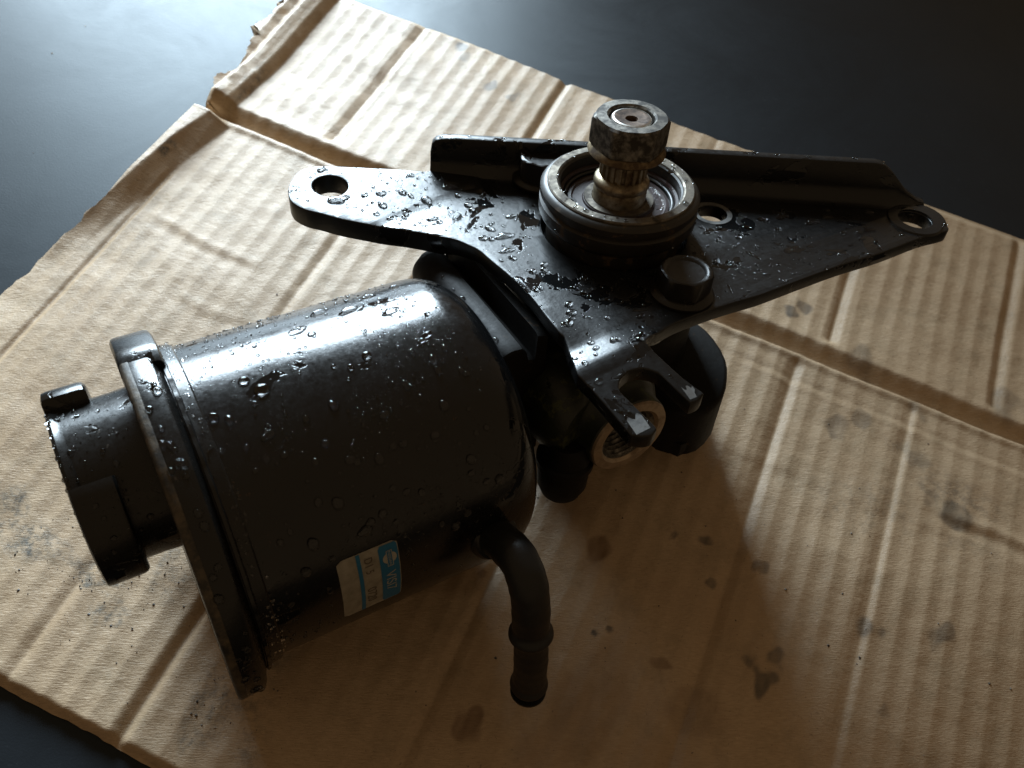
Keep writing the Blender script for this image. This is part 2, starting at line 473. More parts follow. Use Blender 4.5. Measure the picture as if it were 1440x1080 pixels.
# bottom liner and the torn ply sticking out along the upper left edge
def st2w(s, t, z): return (float((s * D2[0] + t * D1[0]) * S), float((s * D2[1] + t * D1[1]) * S), float(z * S))
vb, fb = [], []
tt_ = np.linspace(-225.5, 158, 60)
for t in tt_:
    e = float(left_edge(np.array([t]))[0])
    vb += [st2w(e + 2.0, t, 0.35), st2w(244, t, 0.35), st2w(e + 2.0, t, 0.9), st2w(244, t, 0.9)]
for i in range(len(tt_) - 1):
    a, b = 4 * i, 4 * i + 4
    fb += [(a, b, b + 1, a + 1), (a + 2, a + 3, b + 3, b + 2), (a, a + 2, b + 2, b), (a + 1, b + 1, b + 3, a + 3)]
me = bpy.data.meshes.new('bottom_liner'); me.from_pydata(vb, [], fb); finish(me, M_TORN, 30)
link('bottom_liner', me, card)

def torn_strip(name, t0, t1, out, zlo, zhi, seed, step=0.55):
    ts = np.arange(t0, t1, step)
    e = left_edge(ts)
    j = vnoise(ts / 9.0, ts * 0 + seed, 60 + seed) + 0.45 * vnoise(ts / 3.0, ts * 0 + seed, 61 + seed) + 0.12 * vnoise(ts / 0.9, ts * 0 + seed, 62 + seed)
    vs, fs = [], []
    for t, ee, jj in zip(ts, e, j):
        o = max(0.2, out * (0.6 + 1.5 * jj))
        z = zlo + (zhi - zlo) * (0.6 + 0.8 * jj)
        vs += [st2w(ee + 7, t, CARD * 0.45), st2w(ee + 2.0, t, zlo + 1.5), st2w(ee - o * 0.6, t, z), st2w(ee - o, t, z - 1.1)]
    for i in range(len(ts) - 1):
        for k in range(3):
            fs.append((4 * i + k, 4 * i + k + 1, 4 * i + k + 5, 4 * i + k + 4))
    me = bpy.data.meshes.new(name); me.from_pydata(vs, [], fs); finish(me, M_TORN, 40)
    return link(name, me, card)
torn_strip('torn_edge_ply', 40, 166, 5.5, 2.5, 7.0, 3)
torn_strip('torn_edge_ply', 44, 166, 2.6, 5.0, 10.0, 8)
torn_strip('torn_edge_ply', -70, 38, 0.9, 1.5, 4.0, 5)

# ---------------------------------------------------------------- power steering pump
pump = bpy.data.objects.new('power_steering_pump', None)
col.objects.link(pump)
Rm = Matrix(((0.8760052, -0.48140368, -0.02941741), (0.47199328, 0.84314288, 0.25755083), (-0.09918284, -0.23950069, 0.96581685)))
pm4 = Rm.to_4x4(); pm4.translation = Vector((0, 0, CARD * S))
pump.matrix_world = pm4
pump['label'] = 'wet black steering pump with round reservoir, steel bracket and splined shaft on cardboard'
pump['category'] = 'car part'

# --- bracket plate
CR0 = np.array([-75.6, 34.1]); CRN = np.array([-0.198, 0.98])
def plate_z(x, y):
    e = max(0, -y - 57)
    z = -19 + float(sstep((-20 - x) / 6)) * (1.5 * float(sstep((-48 - y) / 11)) - 0.22 * e * min(1, e / 6)) - 0.12 * max(0, -x - 37) * float(sstep((-y - 38) / 12))  # tab root humped and tilted, shaped to catch a bright band of light
    d = (x - CR0[0]) * CRN[0] + (y - CR0[1]) * CRN[1]
    if d > 0 and x < -20: z += 0.09 * d * min(1, d / 6)
    return z
PL = [(-100.8, 66.0), (-99.1, 70.1), (-95.8, 74.5), (-92.4, 77.7), (-88.6, 78.7), (-83.6, 78.4), (-76.3, 75.3), (-66.5, 70.8), (-56.6, 66.2), (-46.8, 61.2),
      (-44.0, 60.5), (-20, 45.5), (10, 27), (40, 8.4), (70, -10.2), (100, -28.8), (112, -36.0),
      (119.5, -38.2), (123.5, -41.5), (124.2, -47.3), (122.3, -51.9), (119.6, -55.0), (117.9, -57.1), (114.0, -57.3), (102.9, -56.2), (81.3, -56.5), (61.3, -55.4), (42.1, -55.4), (23.2, -55.6), (15.5, -55.1), (3.1, -54.4), (-13.8, -54.6), (-22.8, -56.6), (-28.4, -58.2),
      (-28.8, -61.2), (-26.6, -71), (-23.9, -81.3), (-24.3, -82.7), (-25.8, -83.1), (-28.5, -83.0), (-29.4, -81.6), (-31.7, -71.2), (-32.7, -69.4), (-33.9, -68.1), (-35.7, -66.8), (-37.9, -66.1), (-40.1, -65.8), (-42.2, -66.2), (-44.3, -67.0), (-45.8, -68.5), (-46.4, -70.1), (-46.2, -72.2), (-44.9, -78.7), (-43.6, -85.2), (-44.7, -86.4), (-46.3, -86.9), (-49.0, -86.0), (-50.8, -84.6), (-51.8, -83.3), (-52.7, -75.2), (-54.0, -65.2), (-54.8, -61.6), (-55.1, -59.6), (-53.5, -54.7), (-51.5, -49.4), (-49.7, -43.9), (-50.2, -41.2), (-49.9, -33.8), (-49.0, -21.1), (-49.8, -8.2), (-51.3, 1.6), (-52.0, 8.0), (-53.8, 12.6), (-56.7, 17.9), (-60.5, 21.6), (-66.2, 27.3), (-72.2, 32.5), (-78.4, 37.1), (-84.6, 41.9), (-89.6, 46.1), (-94.4, 51.0), (-98.4, 54.7), (-100.8, 58.8), (-101.4, 62.2)]
PTH = 5.2
outline = [tuple(p) for p in catmull(PL, 3)]
bm = curve_plate([outline, circle(-84.8, 65.2, 6.6), circle(110.3, -46.8, 6.4), circle(40.2, -8.6, 5.6), circle(0, 0, 27.0, 64)], PTH, 0.45)
def bis(co, no):
    bmesh.ops.bisect_plane(bm, geom=bm.verts[:] + bm.edges[:] + bm.faces[:], plane_co=co, plane_no=no, dist=0.001)
for k in range(24): bis((0, -38 - 1.2 * k, 0), (0, 1, 0))
for k in range(4): bis((-20 - 2 * k, 0, 0), (1, 0, 0))
for k in range(3): bis((-33 - 4.5 * k, 0, 0), (1, 0, 0))
for k in range(5): bis((CR0[0] + CRN[0] * k * 1.5, CR0[1] + CRN[1] * k * 1.5, 0), (CRN[0], CRN[1], 0))
for k in range(11): bis((CR0[0] + CRN[0] * (9 + k * 3.2), CR0[1] + CRN[1] * (9 + k * 3.2), 0), (CRN[0], CRN[1], 0))
for k in range(18): bis((-22 - 4.5 * k, 0, 0), (1, 0, 0))
for v in bm.verts:
    top = v.co.z > -PTH / 2
    x, y = v.co.x, v.co.y
    z = plate_z(x, y) + v.co.z
    if not top: z -= 2.6 * float(sstep((-48 - x) / 14)) * float(sstep((y + 45) / 20))
    v.co.z = z
    v.co = (Vector(v.co) - Vector(OFF)) * S
me = bpy.data.meshes.new('bracket_plate'); bm.to_mesh(me); bm.free()
finish(me, M_PLATE, 30)
plate = link('bracket_plate', me, pump)

# --- upturned back flange of the plate
w = np.array([0.850, -0.526, 0]); wn_ = np.array([0.526, 0.850, 0])     # along, and backwards
def wall_top(s):
    return float(np.interp(s, [0, 0.6, 2, 4.6, 10, 53, 97, 135, 173, 176, 180.5, 187.7, 194, 197],
                           [9, 12, 13.6, 14.4, 14.8, 15.4, 15.5, 15.9, 16.4, 15.6, 12.2, 5.4, 1.4, 0.6]))
ws = [0, 0.3, 0.6, 1.2, 2, 3.2, 4.6, 7, 10] + list(np.arange(16, 172, 6.0)) + [172, 174, 176, 178, 180.5, 184, 187.7, 191, 194, 197]
vs, fs = [], []
NP = 0
for i, s in enumerate(ws):
    H = wall_top(s)
    rf = min(6.0, H * 0.8)
    pro = [(rf * (1 - math.sin(a)), rf * (1 - math.cos(a))) for a in np.linspace(0, math.pi / 2, 7)]
    pro = [(d, h) for d, h in pro]                     # (front offset, height)
    pro[0] = (rf, 0.06)
    pro += [(0, max(H - 0.8, rf)), (-0.25, H - 0.2), (-0.8, H), (-3.4, H), (-4.0, H - 0.3), (-4.3, H - 1.0), (-4.3, -2.0), (-3.0, -4.6), (-1, -4.9), (rf, -4.9)]
    NP = len(pro)
    for d, h in pro:
        p = np.array([-44, 63.5, -19]) + w * s - wn_ * d + np.array([0, 0, h])
        vs.append(p)
for i in range(len(ws) - 1):
    for k in range(NP):
        k2 = (k + 1) % NP
        fs.append((i * NP + k, i * NP + k2, (i + 1) * NP + k2, (i + 1) * NP + k))
fs.append(tuple(range(NP))[::-1]); fs.append(tuple((len(ws) - 1) * NP + k for k in range(NP)))
back = pm('back_flange', vs, fs, M_PLATE, plate, 40)

# bright rims worn round the bolt holes, bare tips on the fork
ring('worn_hole_rim', [(5.75, 0.05), (7.6, 0.05), (7.6, -0.3), (5.75, -0.3)], (40.2, -8.6, -18.95), M_BARE, plate, seg=40)
ring('hole_boss', [(6.6, 0.7), (10.2, 0.5), (10.8, -0.4), (6.6, -0.4)], (110.3, -46.8, -18.9), M_PLATE, plate, seg=44)
def prong_pad(x0, x1, y0, y1, k):
    n = 7
    vs = []
    for j in range(n):
        for i in range(n):
            x = x0 + (x1 - x0) * i / (n - 1); y = y0 + (y1 - y0) * j / (n - 1)
            if j == 0: y += 0.9 * math.sin(i * 1.7 + k)
            vs.append((x, y, plate_z(x, y) + 0.06))
    fs = [(j * n + i, j * n + i + 1, (j + 1) * n + i + 1, (j + 1) * n + i) for j in range(n - 1) for i in range(n - 1)]
    pm('scraped_tip', vs, fs, M_BARE, plate, None)
prong_pad(-50.2, -45.2, -79.6, -84.8, 0)
prong_pad(-28.4, -25.0, -78.0, -82.0, 2)

# --- pulley hub
hub = lathe('pulley_hub', [(24.6, -40), (24.9, -26), (25.2, -15), (26.2, -13.6), (28.0, -12.4), (28.6, -11.2), (28.6, -7.2), (27.5, -6.4), (27.5, -5.4), (28.6, -4.6),
                           (28.6, -2.6), (27.6, -1.4), (26.5, -0.9), (22.2, -0.9), (21.6, -1.4), (21.5, -5.5), (20.6, -6.0), (20.2, -7.5), (18.7, -7.8), (18.6, -10.0), (15, -10.2), (6, -10.2)],
            (0, 0, 0), M_HUB, pump, seg=96)
ring('machined_ring', [(26.3, -1.0), (26.3, -0.45), (25.9, -0.05), (23.0, 0.0), (22.4, -0.45), (22.2, -1.0)], (0, 0, 0), M_RING, hub, seg=96)
ring('inner_step_ring', [(21.45, -5.6), (21.3, -4.9), (20.3, -5.1), (20.1, -5.9)], (0, 0, 0), M_SEAL, hub, seg=96)
lathe('shaft_seal', [(18.5, -9.9), (18.3, -9.0), (17.2, -8.8), (16.6, -9.5), (13.2, -9.3), (12.9, -8.6), (9.7, -8.5)], (0, 0, 2.0), M_SEAL, hub, seg=72, close=False)
ring('seal_washer', [(12.7, -8.7), (12.5, -8.05), (9.9, -7.95), (9.8, -8.7)], (0, 0, 2.0), M_RING, hub, seg=64)
arc = [(19.4 * math.cos(a), 19.4 * math.sin(a), -6.6) for a in np.radians(np.linspace(182, 505, 60))]
v, f = tube_vf(arc, [0.75] * len(arc), 8)
circlip = pm('retaining_ring', v, f, M_BOLT, hub, 60)
for a in (178, 164):
    a = math.radians(a)
    ring('ring_ear', [(2.0, 0.6), (2.0, -0.6), (0.9, -0.6), (0.9, 0.6)], (18.0 * math.cos(a), 18.0 * math.sin(a), -6.5), M_BOLT, hub, seg=20)

# --- shaft with splines
shaft = lathe('drive_shaft', [(9.6, -30), (9.6, -2.6), (9.2, -1.8), (9.0, -1.2), (9.7, -0.6), (10.0, 0.4), (9.9, 1.4), (9.3, 2.3), (8.5, 2.8), (8.0, 3.2), (7.2, 3.4), (7.2, 12.5), (7.0, 13)],
              (0, 0, 0), M_SHAFT, pump, seg=64)
def spl(r, h, a):
    q = (a * 20 / (2 * math.pi)) % 1.0
    return r + (0.95 if 0.22 < q < 0.72 else 0.0)
lathe('spline', [(7.0, 3.0), (7.5, 3.7), (7.5, 12.2)], (0, 0, 0), M_SHAFT, shaft, seg=200, rfun=spl, angle=30)

# --- lock nut with washer face
HA = math.radians(29)
def hexr(R, round_=0.965):
    def fn(r, h, a):
        q = ((a - HA + math.pi / 6) % (math.pi / 3)) - math.pi / 6
        full = R * math.cos(math.pi / 6) / math.cos(math.pi / 6 - abs(q)) if False else R * math.cos(math.pi / 6) / math.cos(((a - HA) % (math.pi / 3)) - math.pi / 6)
        return min(r, full)
    return fn
nut = lathe('lock_nut', [(7.6, 14.2), (12.4, 14.2), (13.3, 15.2), (13.6, 16.2), (13.6, 23.4), (12.9, 24.4), (12.0, 25.1), (8.5, 25.25), (7.9, 24.7), (7.7, 22.0)],
            (0, 0, 0), M_NUT, pump, seg=120, rfun=hexr(13.6), close=False, angle=24)
ring('washer_face', [(13.2, 12.0), (13.6, 12.6), (13.2, 13.8), (12.4, 14.6), (8, 14.6), (8, 12.2), (10.6, 11.6)], (0, 0, 0), M_ZINC, nut, seg=72)
se = lathe('shaft_end', [(7.1, 12), (7.1, 23.8), (6.7, 24.4), (6.0, 24.6), (5.0, 24.35), (2.2, 24.1), (1.9, 23.4), (1.7, 20.0)], (0, 0, 0), M_RUST, shaft, seg=48, close=False)
ring('shaft_end_edge', [(7.0, 24.0), (6.65, 24.5), (6.1, 24.7), (6.1, 24.3)], (0, 0, 0), M_STEEL, shaft, seg=48)
lathe('centre_hole', [(0.02, 21.0), (1.75, 21.0)], (0, 0, 0), M_DARK, shaft, seg=20, close=False)

# --- two flange bolts
def bolt(cx, cy, ha, up=0.0):
    def hx(r, h, a):
        full = 9.6 * math.cos(math.pi / 6) / math.cos(((a - ha) % (math.pi / 3)) - math.pi / 6)
        return min(r, 0.9 * full + 0.1 * 8.95) if h < -9.3 else r
    o = lathe('flange_bolt', [(8.9, -21.5), (9.3, -16.0), (9.3, -10.3), (8.8, -9.5), (8.0, -9.15), (7.2, -9.25), (6.6, -9.7), (6.2, -10.1), (3.0, -10.25), (0.3, -10.3)],
              (cx, cy, up), M_BOLT, pump, seg=72, rfun=hx, angle=40)
    ring('bolt_flange', [(11.0, -18.85), (11.0, -18.0), (10.4, -17.3), (9.0, -16.6), (8.0, -16.6), (8.0, -18.85)], (cx, cy, up * 0.5), M_BOLT, o, seg=60)
    return o
bolt(-1.8, -42.6, 0.3)
bolt(-8.5, 38.6, 0.1, 2.2)

# --- pump housing below the plate
body = lathe('pump_housing', [(30, -24.3), (35, -25), (36, -28), (36, -44), (38, -48), (38, -72), (36, -76)], (2, 4, 0), M_BODY, pump, seg=72)
REAR = catmull([(-4, -38), (0, -48), (6, -54), (14, -56), (25, -52), (34, -44), (40, -36), (44, -24), (44, -10), (36, 14), (14, 34), (-14, 36), (-36, 20), (-42, -6), (-30, -30)], 2)
bm = curve_plate([[tuple(p) for p in REAR]], 24, 1.8)
for v in bm.verts:
    v.co.z += -72; v.co = (Vector(v.co) - Vector(OFF)) * S
me = bpy.data.meshes.new('rear_cover'); bm.to_mesh(me); bm.free(); finish(me, M_BODY, 35)
rear = link('rear_cover', me, pump)
lathe('mounting_foot', [(7.0, -62), (9.0, -66), (9.4, -78), (9.2, -84), (7.6, -88.5), (4.5, -90.5), (0.3, -91)], (-47.5, -50.5, 0), M_BODY, rear, seg=40)
ring('foot_collar', [(9.2, -70), (10.4, -70.8), (10.4, -73.5), (9.2, -74.3)], (-47.5, -50.5, 0), M_BODY, rear, seg=40)
lathe('cover_bolt', [(7, -88), (7.2, -92), (6.4, -95.5), (0.3, -96)], (9, -49, 0), M_BODY, rear, seg=6, angle=20)
# rounded shoulder block that carries the reservoir
XZ = []
for a in np.linspace(math.pi, math.pi / 2, 10): XZ.append((-61.5 + 8.0 * math.cos(a), -36.5 + 8.0 * math.sin(a)))
XZ += [(-58.5, -28.9), (-56.4, -31.0), (-55.4, -35.0), (-53.2, -35.5), (-52.6, -34), (-52.4, -25.5), (-48, -27), (-48, -84), (-58, -88), (-66, -84), (-68, -60)]
ys = [30.5, 30, 28.6, 26] + list(np.linspace(20, -28, 10)) + [-31.6, -33.4, -34]
sh = [0.72, 0.86, 0.95, 1.0] + [1.0] * 10 + [0.99, 0.95, 0.88]
vs, fs = [], []
cx_, cz_ = -58, -50
for y, k in zip(ys, sh):
    for x, z in XZ: vs.append((cx_ + (x - cx_) * k, y, cz_ + (z - cz_) * (k if z < -30 else 0.5 + 0.5 * k)))
n = len(XZ)
for i in range(len(ys) - 1):
    for k in range(n):
        k2 = (k + 1) % n
        fs.append((i * n + k, i * n + k2, (i + 1) * n + k2, (i + 1) * n + k))
fs += [tuple(range(n))[::-1], tuple((len(ys) - 1) * n + k for k in range(n))]
shoulder = pm('shoulder_block', vs, fs, M_BODY, pump, 28)
# pressure port
PX, PZ = -28.8, -60.0
port = lathe('port_boss', [(21, 12), (20.5, 40), (19.5, 49), (17.0, 53), (16.0, 55), (15.8, 59.6), (15.0, 60.6), (15.0, 60.8)], (PX, 0, PZ), M_GREEN, pump, axis='-y', seg=56, close=False)
v, f = tube_vf([(-41, -24, -58), (-41, -44, -58), (-41, -49, -58), (-40.5, -51, -58)], [17, 16.5, 15, 12], 40)
pm('casting_web', v, f, M_GREEN, port, 40)
ring('port_face', [(15.5, 60.2), (15.2, 61.1), (12.0, 61.3), (11.0, 60.2), (11.0, 59)], (PX, 0, PZ), M_PORT, port, axis='-y', seg=64)
thr = []
for k in range(12):
    thr += [(11.0, 60.0 - 2 * k), (9.9, 59.0 - 2 * k)]
lathe('port_thread', thr + [(9.9, 34)], (PX, 0, PZ), M_NUT, port, axis='-y', seg=48, close=False, angle=20)
lathe('port_bottom', [(10.9, 35.0), (0.02, 34.0)], (PX, 0, PZ), M_DARK, port, axis='-y', seg=32, close=False)

# --- reservoir
RY, RZ, RR = -19.2, -66.3, 52.0
pro = [(52.0, -166), (52.0, -82)]
for a in np.linspace(0, math.pi / 2, 9)[1:]:
    pro.append((40 + 12 * math.cos(a), -82 + 15 * math.sin(a)))
pro += [(30, -66.4), (0.3, -66)]
def dent(r, h, a):
    return r * (1 - 0.0035 * math.sin(2 * a + 0.6) - 0.0015 * math.sin(5 * a + h * 0.02))
res = lathe('fluid_reservoir', [(52.0, -166), (52, -150), (52, -135), (52, -120), (52, -105), (52, -92)] + pro[1:], (0, RY, RZ), M_CAN, pump, axis='x', seg=140, rfun=dent)
def flr(r, h, a):       # the rim bulges at the foot, with a notch at the top back
    if r < 54: return r
    k = 2.0 * math.exp(-((((a - math.radians(214)) + math.pi) % (2 * math.pi) - math.pi) / 0.45) ** 2)
    k += 0.3 * math.exp(-((((a - math.radians(70)) + math.pi) % (2 * math.pi) - math.pi) / 0.30) ** 2)
    n_ = 0.35 * math.sin(9 * a) * math.sin(4 * a + 1)
    return r + k + 0.4 * n_
flange = lathe('end_flange', [(20, -175.0), (50, -175.0), (56.2, -174.9), (57.0, -174.6), (57.4, -173.8), (57.4, -167.4), (57.0, -166.6), (55.4, -165.8), (53.4, -164.6), (53.0, -159.6), (52.6, -159.1), (51.5, -159.0)],
               (0, RY, RZ), M_FLANGE, pump, axis='x', seg=160, rfun=flr)
vs_w = [(0, RY + 53.3 * math.cos(a), RZ + 53.3 * math.sin(a)) for a in np.linspace(0, 2 * math.pi, 181)[:-1]]
rw = [(53.3 + 0.5 * rng.random()) for _ in range(180)]
def bead(r, h, a): return r + 0.35 * math.sin(a * 61) * math.sin(a * 23 + 1)
lathe('weld_bead', [(52.5, -164.6), (54.4, -164.2), (54.4, -163.2), (53.0, -162.6)], (0, RY, RZ), M_FLANGE, flange, axis='x', seg=200, rfun=bead, close=False)

_m = NT('chipped_tan_paint')
_f = _m.ramp(_m.noise(260, 8, 0.75), [(0.40, (0.02, 0.017, 0.013)), (0.66, (0.12, 0.09, 0.056))])
_m.set(Base_Color=_f, Roughness=0.5); _m.bump(_m.noise(300, 6, 0.7), 0.8, 0.0003); M_CHIP = _m.m
def chip(r, h, a): return flr(r, h, a) + 0.10 * math.sin(a * 47) * math.sin(a * 19)
lathe('chipped_edge', [(54.6, -175.06), (56.3, -175.0), (57.15, -174.7), (57.52, -173.9), (57.5, -172.4)], (0, RY, RZ), M_CHIP, flange, axis='x', seg=200, rfun=chip, close=False, angle=60)

tv, tf = [], []
tsec = [(54.0, -175.2), (57.6, -175.2), (58.8, -174.6), (59.1, -173.6), (59.1, -165.0), (58.7, -163.9), (57.6, -163.3), (52.0, -163.0)]
for i_ in range(13):
    a = math.radians(46 + 34 * i_ / 12)
    dr = -2.4 if i_ in (0, 12) else (-0.7 if i_ in (1, 11) else 0)
    for r_, x_ in tsec:
        rr = r_ + (dr if r_ > 55 else 0)
        tv.append((x_, RY + rr * math.cos(a), RZ + rr * math.sin(a)))
for i_ in range(12):
    for j_ in range(8):
        j2 = (j_ + 1) % 8
        tf.append((i_ * 8 + j_, i_ * 8 + j2, (i_ + 1) * 8 + j2, (i_ + 1) * 8 + j_))
tf += [tuple(range(8))[::-1], tuple(96 + j_ for j_ in range(8))]
pm('rim_tab', tv, tf, M_FLANGE, flange, 30)

# --- filler neck with bayonet lugs
NY, NZ = -15.5, -44.5
neck = lathe('filler_neck', [(25.2, -172), (25.2, -176), (24.9, -180), (24.9, -193.5), (25.6, -194.6), (26.0, -195.8), (25.6, -196.8), (23.6, -197), (23.0, -196), (23.0, -186), (1, -185)],
             (0, NY, NZ), M_FLANGE, pump, axis='x', seg=96)
def lug(a0, a1):
    n = 18
    vs, fs = [], []
    sec = [(24.0, -196.8), (29.2, -196.8), (30.2, -196.3), (30.4, -195.2), (30.4, -186.6), (30.1, -185.6), (29.2, -185.0), (24.0, -185.0)]
    for i in range(n + 1):
        a = math.radians(a0 + (a1 - a0) * i / n)
        e = min(i, n - i)
        dr = -0.9 if e == 0 else (-0.2 if e == 1 else 0)
        for r, x in sec:
            rr = r + (dr if r > 26 else 0)
            vs.append((x, NY + rr * math.cos(a), NZ + rr * math.sin(a)))
    k = len(sec)
    for i in range(n):
        for j in range(k):
            j2 = (j + 1) % k
            fs.append((i * k + j, i * k + j2, (i + 1) * k + j2, (i + 1) * k + j))
    fs += [tuple(range(k))[::-1], tuple(n * k + j for j in range(k))]
    return pm('bayonet_lug', vs, fs, M_FLANGE, neck, 30)
lug(12, 66); lug(131, 204); lug(256, 304)

# --- return pipe
PXX = -88.0
cl = catmull([(PXX, -60, -72), (PXX, -71, -67.5), (PXX, -79, -63.5), (PXX, -86.0, -62.0), (PXX, -91.6, -66.5), (PXX, -94.6, -75), (PXX, -96.2, -86), (PXX, -98.6, -103), (PXX, -99.4, -121)], 6, False)
rad = []
L_ = [0.0]
for i in range(1, len(cl)): L_.append(L_[-1] + float(np.linalg.norm(cl[i] - cl[i - 1])))
tot = L_[-1]
for d in L_:
    e = tot - d
    r = 7.3
    if d < 14: r += 1.2 * (1 - d / 14)
    r += 1.35 * math.exp(-((e - 34) / 2.6) ** 2)
    r -= 0.5 * float(sstep((32 - e) / 3))
    r += 1.0 * math.exp(-((e - 3.5) / 2.6) ** 2) - 0.8 * float(sstep((2.0 - e) / 2))
    rad.append(r)
# resample densely for the beads
d_new = np.linspace(0, tot, 90)
P_ = np.array(cl); Q = np.stack([np.interp(d_new, L_, P_[:, k]) for k in range(3)], 1)
Rn = []
for d in d_new:
    e = tot - d
    r = 6.3 - 0.4 * d / tot + (1.2 * (1 - d / 14) if d < 14 else 0) + 1.25 * math.exp(-((e - 33) / 1.8) ** 2) - 0.3 * float(sstep((32 - e) / 3)) + 0.9 * math.exp(-((e - 4) / 1.8) ** 2) - 1.2 * float(sstep((2.2 - e) / 2.2)) + 0.12 * math.sin(d * 0.9) * math.sin(d * 0.37)
    Rn.append(r)
v, f = tube_vf(list(Q), Rn, 36)
pipe = pm('return_pipe', v, f, M_PIPE, pump, 50)
ring('pipe_mouth', [(6.2, 0), (6.2, -0.8), (4.6, -0.9), (4.2, 0.0)], (PXX, -99.4, -121.3), M_PIPE, pipe, seg=32)
v, f = tube_vf([(PXX, -58, -73), (PXX, -70.5, -67.7), (PXX, -72.5, -66.7)], [9.4, 8.6, 7.4], 36)
pm('pipe_weld', v, f, M_PIPE, pipe, 60)

# --- label on the reservoir
def onc(x, arc, lift):
    """arc: degrees, 90 = top, 180 = towards the viewer"""
    a = math.radians(arc)
    r = RR * (1 - 0.0035 * math.sin(2 * a + 0.6) - 0.0015 * math.sin(5 * a + x * 0.02)) + lift
    return (x, RY + r * math.cos(a), RZ + r * math.sin(a))
def patch(name, x0, x1, a0, a1, lift, mat, parent, rc=0.0, nx=10, na=26, slope=0.0):
    vs, fs = [], []
    for j in range(na + 1):
        a = a0 + (a1 - a0) * j / na
        e = min(j, na - j) / na * (a1 - a0) * 0.907
        ins = rc - math.sqrt(max(rc * rc - max(rc - e, 0) ** 2, 0)) if rc > 0 else 0
        for i in range(nx + 1):
            x = (x0 + ins) + (x1 - x0 - 2 * ins) * i / nx
            vs.append(onc(x, a + slope * (x - x0), lift + 0.04 * math.sin(x * 1.7) * math.sin(a * 0.8)))
    n = nx + 1
    fs = [(j * n + i, j * n + i + 1, (j + 1) * n + i + 1, (j + 1) * n + i) for j in range(na) for i in range(nx)]
    return pm(name, vs, fs, mat, parent, None)
label = patch('label_sticker', -139.4, -120.6, 162.0, 193.0, 0.14, M_FOIL, pump, rc=1.6)
patch('blue_band', -126.8, -120.9, 162.6, 192.4, 0.26, M_BLUE, label, rc=0.6)
patch('blue_line', -133.6, -132.4, 162.3, 192.7, 0.26, M_BLUE, label, nx=3)
def disc(name, x, a, r, r_in, lift, mat):
    vs, fs = [], []
    n = 28
    for k in range(n):
        t = 2 * math.pi * k / n
        for q in (r_in, r):
            vs.append(onc(x + q * math.cos(t), a + q * math.sin(t) / 0.907, lift))
    for k in range(n):
        k2 = (k + 1) % n
        fs.append((2 * k, 2 * k + 1, 2 * k2 + 1, 2 * k2))
    pm(name, vs, fs, mat, label, None)
disc('emblem_disc', -123.6, 168.6, 2.2, 0.05, 0.34, M_PALE)
patch('emblem_bar', -124.6, -122.7, 165.2, 172.2, 0.40, M_BLUE, label, nx=3, na=6)
for a, b, c0, c1 in ((-124.6, -124.4, 165.2, 172.2), (-122.9, -122.7, 165.2, 172.2), (-124.6, -122.7, 165.2, 165.45), (-124.6, -122.7, 171.95, 172.2)):
    patch('emblem_bar_edge', a, b, c0, c1, 0.46, M_PALE, label, nx=2, na=4)
def lettering(name, txt, x_base, a_start, size, lift, mat, stretch=1.0):
    cd = bpy.data.curves.new(name, 'FONT'); cd.body = txt; cd.size = 1.0
    o = bpy.data.objects.new(name, cd); col.objects.link(o)
    dg = bpy.context.evaluated_depsgraph_get()
    me = bpy.data.meshes.new_from_object(o.evaluated_get(dg))
    bpy.data.objects.remove(o); bpy.data.curves.remove(cd)
    vs = [onc(x_base + v.co.y * size, a_start + v.co.x * size * stretch / 0.907, lift) for v in me.vertices]
    fs = [tuple(p.vertices) for p in me.polygons]
    bpy.data.meshes.remove(me)
    return pm(name, vs, fs, mat, label, None)
lettering('lettering', 'NISSAN', -124.05, 165.6, 1.25, 0.46, M_PALE, 1.35)
lettering('lettering', 'VISI7', -125.4, 174.8, 4.6, 0.36, M_PALE, 1.05)
lettering('embossed_lettering', 'D1 5', -131.3, 165.0, 3.6, 0.26, M_STAMP, 0.9)
lettering('stamped_number', '0720', -131.6, 179.5, 4.2, 0.26, M_STAMP, 0.95)

# ---------------------------------------------------------------- water drops
def drop_mesh(name, seed, irr):
    r = random.Random(seed)
    seg, rows = 20, 6
    ph = [r.uniform(0, 6.28) for _ in range(4)]
    am = [irr * r.uniform(0.3, 1) / (k + 1) for k in range(4)]
    vs, fs = [], []
    for j in range(rows):
        q = j / rows
        ang = q * math.pi / 2
        for k in range(seg):
            t = 2 * math.pi * k / seg
            R = 1 + sum(am[i] * math.sin((i + 2) * t + ph[i]) for i in range(4))
            rr = R * math.cos(ang) ** 0.9
            vs.append((rr * math.cos(t), rr * math.sin(t), math.sin(ang)))
    vs.append((0, 0, 1.0))
    for j in range(rows - 1):
        for k in range(seg):
            k2 = (k + 1) % seg
            fs.append((j * seg + k, j * seg + k2, (j + 1) * seg + k2, (j + 1) * seg + k))
    top = len(vs) - 1
    for k in range(seg):
        fs.append(((rows - 1) * seg + k, (rows - 1) * seg + (k + 1) % seg, top))
    vs += [(v[0], v[1], -0.12) for v in vs[:seg]]
    for k in range(seg):
        k2 = (k + 1) % seg
        fs.append((k2, k, top + 1 + k, top + 1 + k2))
    fs.append(tuple(range(top + 1, top + 1 + seg))[::-1])
    me = bpy.data.meshes.new(name); me.from_pydata(vs, [], fs); finish(me, M_WATER, 80)
    return me
DM = [drop_mesh('water_drop', 100 + i, (0.04, 0.10, 0.18, 0.3, 0.42, 0.5)[i]) for i in range(6)]
MICRO = {}
def frame(nrm, ref):
    nrm = Vector(nrm).normalized(); ref = Vector(ref)
    u = (ref - nrm * ref.dot(nrm)).normalized()
    return Matrix((u, nrm.cross(u), nrm)).transposed()
